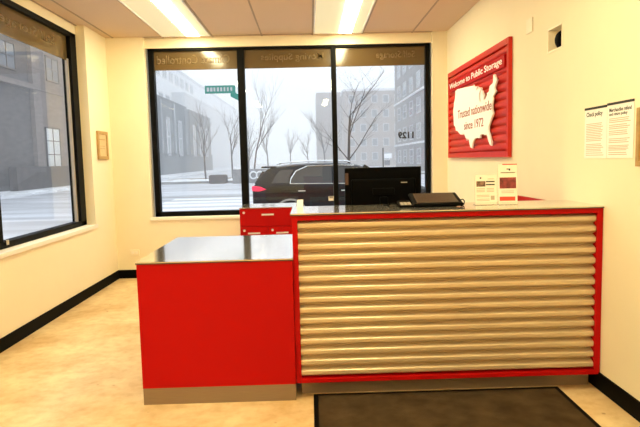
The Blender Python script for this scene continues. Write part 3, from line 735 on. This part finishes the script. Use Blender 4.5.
pp_ = thing('parking_sign', 'thin post with a small white sign outside the right pane', 'street sign', (3.87, 30, GZ))
bm = bmesh.new(); cyl(bm, (3.87, 30, GZ), (3.87, 30, 2.0), 0.035, n=10); obj('post', bm, 'pole', pp_)
box('sign_plate', (3.92, 4.32, 29.94, 29.96, 1.45, 1.70), 'paint', pp_, bev=0.004)
box('sign_plate', (3.92, 4.22, 29.94, 29.96, 1.10, 1.35), 'concrete', pp_, bev=0.004)

# ---- low barrier with hoops
br = thing('concrete_barrier', 'low grey barrier with pale hoops across the road behind the car', 'barrier', (-4.6, 45, GZ))
box('wall', (-6.0, -3.2, 45.0, 45.5, GZ, 0.85), 'concrete', br, bev=0.03)
for x in (-4.35, -3.85):
    bm = bmesh.new()
    tube(bm, [(x+0.27*math.cos(a*math.pi/10), 44.9, 0.38+0.27*math.sin(a*math.pi/10)) for a in range(21)], 0.06, 8); obj('hoop', bm, 'paint', br)
bm = bmesh.new(); bx(bm, -8.0, -6.6, 45.8, 46.8, GZ, 0.45, bev=0.12); tag(obj('planter', bm, 'dark_wall'), 'low dark planter beside the grey barrier across the road', 'planter')

# ---- bare trees
def tree(label, base, h, r, seed, spread=0.5, levels=4, lean=(0, 0), thin=0.55, dens=3):
    rnd = random.Random(seed)
    t = thing('bare_tree', label, 'tree', base, 'bare winter trees along the street')
    trunk = bmesh.new(); br_ = bmesh.new()
    base = Vector(base)
    def grow(bm, p, d, ln, rad, lev):
        k = 4 if lev == 0 else 3
        for i in range(k):
            d2 = (d+Vector((rnd.uniform(-1, 1), rnd.uniform(-1, 1), rnd.uniform(-0.4, 0.7)))*0.13).normalized()
            q = p+d2*ln/k
            r0 = rad*(1-0.5*i/k); r1 = rad*(1-0.5*(i+1)/k)
            cyl(trunk if lev == 0 else br_, p, q, r0, r1, 8 if lev == 0 else 5)
            if lev < levels and (i >= 1 or lev > 0):
                for _ in range(dens if lev < 2 else 2):
                    a = rnd.uniform(0, 2*math.pi)
                    side = Vector((math.cos(a), math.sin(a), 0))
                    nd = (d2*(0.75-spread*0.3)+side*spread+Vector((0, 0, 0.25))).normalized()
                    grow(br_, q, nd, ln*rnd.uniform(0.42, 0.62), r1*thin, lev+1)
            p, d = q, d2
    grow(trunk, base, Vector((lean[0], lean[1], 1)).normalized(), h*0.62, r, 0)
    obj('trunk', trunk, 'bark', t); obj('branches', br_, 'bark', t)
tree('large bare tree beyond the right pane, above the monitor', (1.62, 22, GZ), 5.4, 0.075, 3, spread=0.75, levels=3, dens=2, thin=0.45)
tree('bare tree just right of the left mullion, above the tail of the car', (-4.4, 46.2, GZ), 8.2, 0.08, 5, spread=0.35, levels=3, dens=2)
tree('bare tree in the planting bed, leftmost of its row of three', (-9.4, 52.5, -0.15), 6.6, 0.09, 8, spread=0.35, levels=3, dens=2)
tree('bare tree in the planting bed, middle of its row of three', (-7.3, 55, -0.15), 6.5, 0.09, 11, spread=0.35, levels=3, dens=2)
tree('bare tree in the planting bed, rightmost of its row of three', (-5.4, 52.5, -0.15), 5.0, 0.08, 14, spread=0.35, levels=3, dens=2)
tree('faint bare tree farther off, left of three seen above the car roof', (-5.4, 76, GZ), 7.5, 0.11, 17, spread=0.4, levels=3, dens=2)
tree('faint bare tree farther off, middle of three seen above the car roof', (-2.4, 80, GZ), 6.0, 0.11, 21, spread=0.4, levels=3, dens=2)
tree('faint bare tree farther off, right of three seen above the car roof', (-0.2, 84, GZ), 5.5, 0.11, 23, spread=0.4, levels=3, dens=2)
tree('faint bare tree before the beige block, left of the right mullion', (1.9, 70, GZ), 7.5, 0.12, 27, spread=0.45, levels=3, dens=2)

# ---- buildings
def win(parent, dims, gm='far_glass', fm='window_trim', frame=0.12, axis='x', bars=(1, 2)):
    """a window on a facade facing +X (axis x) or -Y (axis y): frame part with pane sub-part"""
    if axis == 'x':
        x, y0, y1, z0, z1 = dims
        fl = [(x-0.1, x+0.08, y0, y0+frame, z0, z1), (x-0.1, x+0.08, y1-frame, y1, z0, z1), (x-0.1, x+0.08, y0, y1, z0, z0+frame), (x-0.1, x+0.08, y0, y1, z1-frame, z1)]
        for i in range(1, bars[0]+1):
            ym = y0+(y1-y0)*i/(bars[0]+1); fl.append((x-0.1, x+0.07, ym-frame*.3, ym+frame*.3, z0, z1))
        for i in range(1, bars[1]+1):
            zm = z0+(z1-z0)*i/(bars[1]+1); fl.append((x-0.1, x+0.07, y0, y1, zm-frame*.3, zm+frame*.3))
        f = boxes('window', fl, fm, parent); box('pane', (x-0.1, x+0.03, y0+frame*.5, y1-frame*.5, z0+frame*.5, z1-frame*.5), gm, f)
    else:
        y, x0, x1, z0, z1 = dims
        fl = [(x0, x0+frame, y-0.08, y+0.1, z0, z1), (x1-frame, x1, y-0.08, y+0.1, z0, z1), (x0, x1, y-0.08, y+0.1, z0, z0+frame), (x0, x1, y-0.08, y+0.1, z1-frame, z1)]
        f = boxes('window', fl, fm, parent); box('pane', (x0+frame*.5, x1-frame*.5, y-0.03, y+0.1, z0+frame*.5, z1-frame*.5), gm, f)

# left window: masonry building across the side street
b1_ = thing('masonry_building', 'grey brown masonry building across the street outside the left window', 'building', (-25, 40, GZ))
box('wall', (-32, -20, 20, 58, GZ, 16), 'brick_grey', b1_)
boxes('pilaster', [(-20, -19.7, 42.4, 58, GZ, 16)], 'brick_brown', b1_)
boxes('cornice', [(-20, -19.6, 20, 58, 7.0, 7.35), (-20, -19.6, 20, 58, 10.3, 10.6)], 'brick_brown', b1_)
win(b1_, (-19.68, 43.75, 46.2, 1.3, 4.4), 'pale_window', 'brick_grey', 0.10, 'x', (1, 2))
for y in (38.2, 34.2): win(b1_, (-19.98, y, y+2.4, 8.0, 9.9), 'far_glass', 'brick_grey', 0.12, 'x', (1, 1))
for y in (44.5,): win(b1_, (-19.68, y, y+2.2, 7.9, 9.8), 'far_glass', 'brick_grey', 0.12, 'x', (1, 1))
box('low_wall', (-19.4, -18.9, 37.6, 47.2, GZ, 1.45), 'dark_wall', b1_)

# dark clad building seen in the left pane of the back window
b2_ = thing('dark_building', 'dark slate building with tall narrow windows in the left pane', 'building', (-26, 100, GZ))
box('wall', (-28, -20.3, 72, 122, GZ, 3.0), 'slate', b2_)
for (y0, y1, zt_) in ((72, 96.5, 10.6), (98.5, 119, 10.4)): box('upper_block', (-28, -20, y0, y1, 2.8, zt_), 'slate', b2_)
for (y0, y1) in ((82.2, 84.2), (89.6, 92.2), (101, 103), (107, 109), (113, 115)): win(b2_, (-19.98, y0, y1, 2.5, 8.0), 'far_glass', 'window_trim', 0.35, 'x', (0, 1))
for y in (79, 86.8, 95, 105, 111): box('fin', (-20, -19.75, y-0.25, y+0.25, 2.8, 10.2), 'far_glass', b2_)
b3_ = thing('pale_building', 'pale stepped building rising behind the dark slate building', 'building', (-42, 180, GZ))
box('wall', (-60, -32, 105, 330, GZ, 24.0), 'pale_clad', b3_)
box('lower_block', (-32, -29, 138, 300, GZ, 17.5), 'window_trim', b3_)
box('parapet', (-60, -31.7, 105, 330, 24.0, 24.5), 'pale_stone', b3_)
box('lower_parapet', (-32, -28.8, 138, 300, 17.5, 18.0), 'pale_stone', b3_)
for i in range(8): win(b3_, (-31.98, 118+i*6, 122+i*6, 20.3, 22.8), 'far_glass', 'window_trim', 0.3, 'x', (1, 0))
for i in range(4): win(b3_, (-31.98, 114+i*6, 118+i*6, 14.0, 17.0), 'far_glass', 'window_trim', 0.3, 'x', (1, 0))

# beige block across the street behind the right pane
b4_ = thing('beige_building', 'hazy beige apartment block behind the big tree and monitor', 'building', (12, 126, GZ))
box('wall', (7.6, 26, 122, 140, GZ, 15.5), 'beige_brick', b4_)
box('side_wing', (2.0, 7.6, 132, 146, GZ, 16.5), 'beige_brick', b4_)
box('parapet', (7.4, 26, 121.8, 140, 15.5, 16.0), 'pale_clad', b4_)
for j in range(5):
    for i in range(5): win(b4_, (122.0, 8.6+i*2.4, 9.9+i*2.4, 1.0+j*3.0, 2.7+j*3.0), 'far_glass', 'window_trim', 0.15, 'y')
# grey block along the street at the right
b5_ = thing('grey_building', 'grey brick building with rows of windows at the right of the window', 'building', (20, 80, GZ))
box('wall', (14, 30, 52, 93, GZ, 19), 'grey_brick', b5_)
boxes('string_course', [(13.8, 14, 52, 93, z, z+0.25) for z in (3.2, 9.6, 16.0)], 'pale_clad', b5_)
def win_l(parent, y0, y1, z0, z1):
    x = 14.0; fr_ = 0.16
    fl = [(x-0.1, x+0.1, y0, y0+fr_, z0, z1), (x-0.1, x+0.1, y1-fr_, y1, z0, z1), (x-0.1, x+0.1, y0, y1, z0, z0+fr_), (x-0.1, x+0.1, y0, y1, z1-fr_, z1), (x-0.08, x+0.1, y0, y1, (z0+z1)/2-.06, (z0+z1)/2+.06)]
    f = boxes('window', fl, 'window_trim', parent); box('pane', (x-0.04, x+0.1, y0+.1, y1-.1, z0+.1, z1-.1), 'far_glass', f)
for j in range(6):
    for i in range(7): win_l(b5_, 56+i*5.2, 58.6+i*5.2, 0.6+j*3.2, 2.6+j*3.2)

# ---- winter haze outdoors
bm = bmesh.new(); bx(bm, -150, 150, 19.5, 335, GZ-0.2, 42); tag(obj('haze', bm, 'haze'), 'pale winter haze over the street behind the back window', 'haze', kind='stuff')
bm = bmesh.new(); bx(bm, -150, -12.0, -50, 19.4, GZ-0.2, 42); tag(obj('haze', bm, 'haze'), 'pale winter haze over the side street outside the left window', 'haze', kind='stuff')
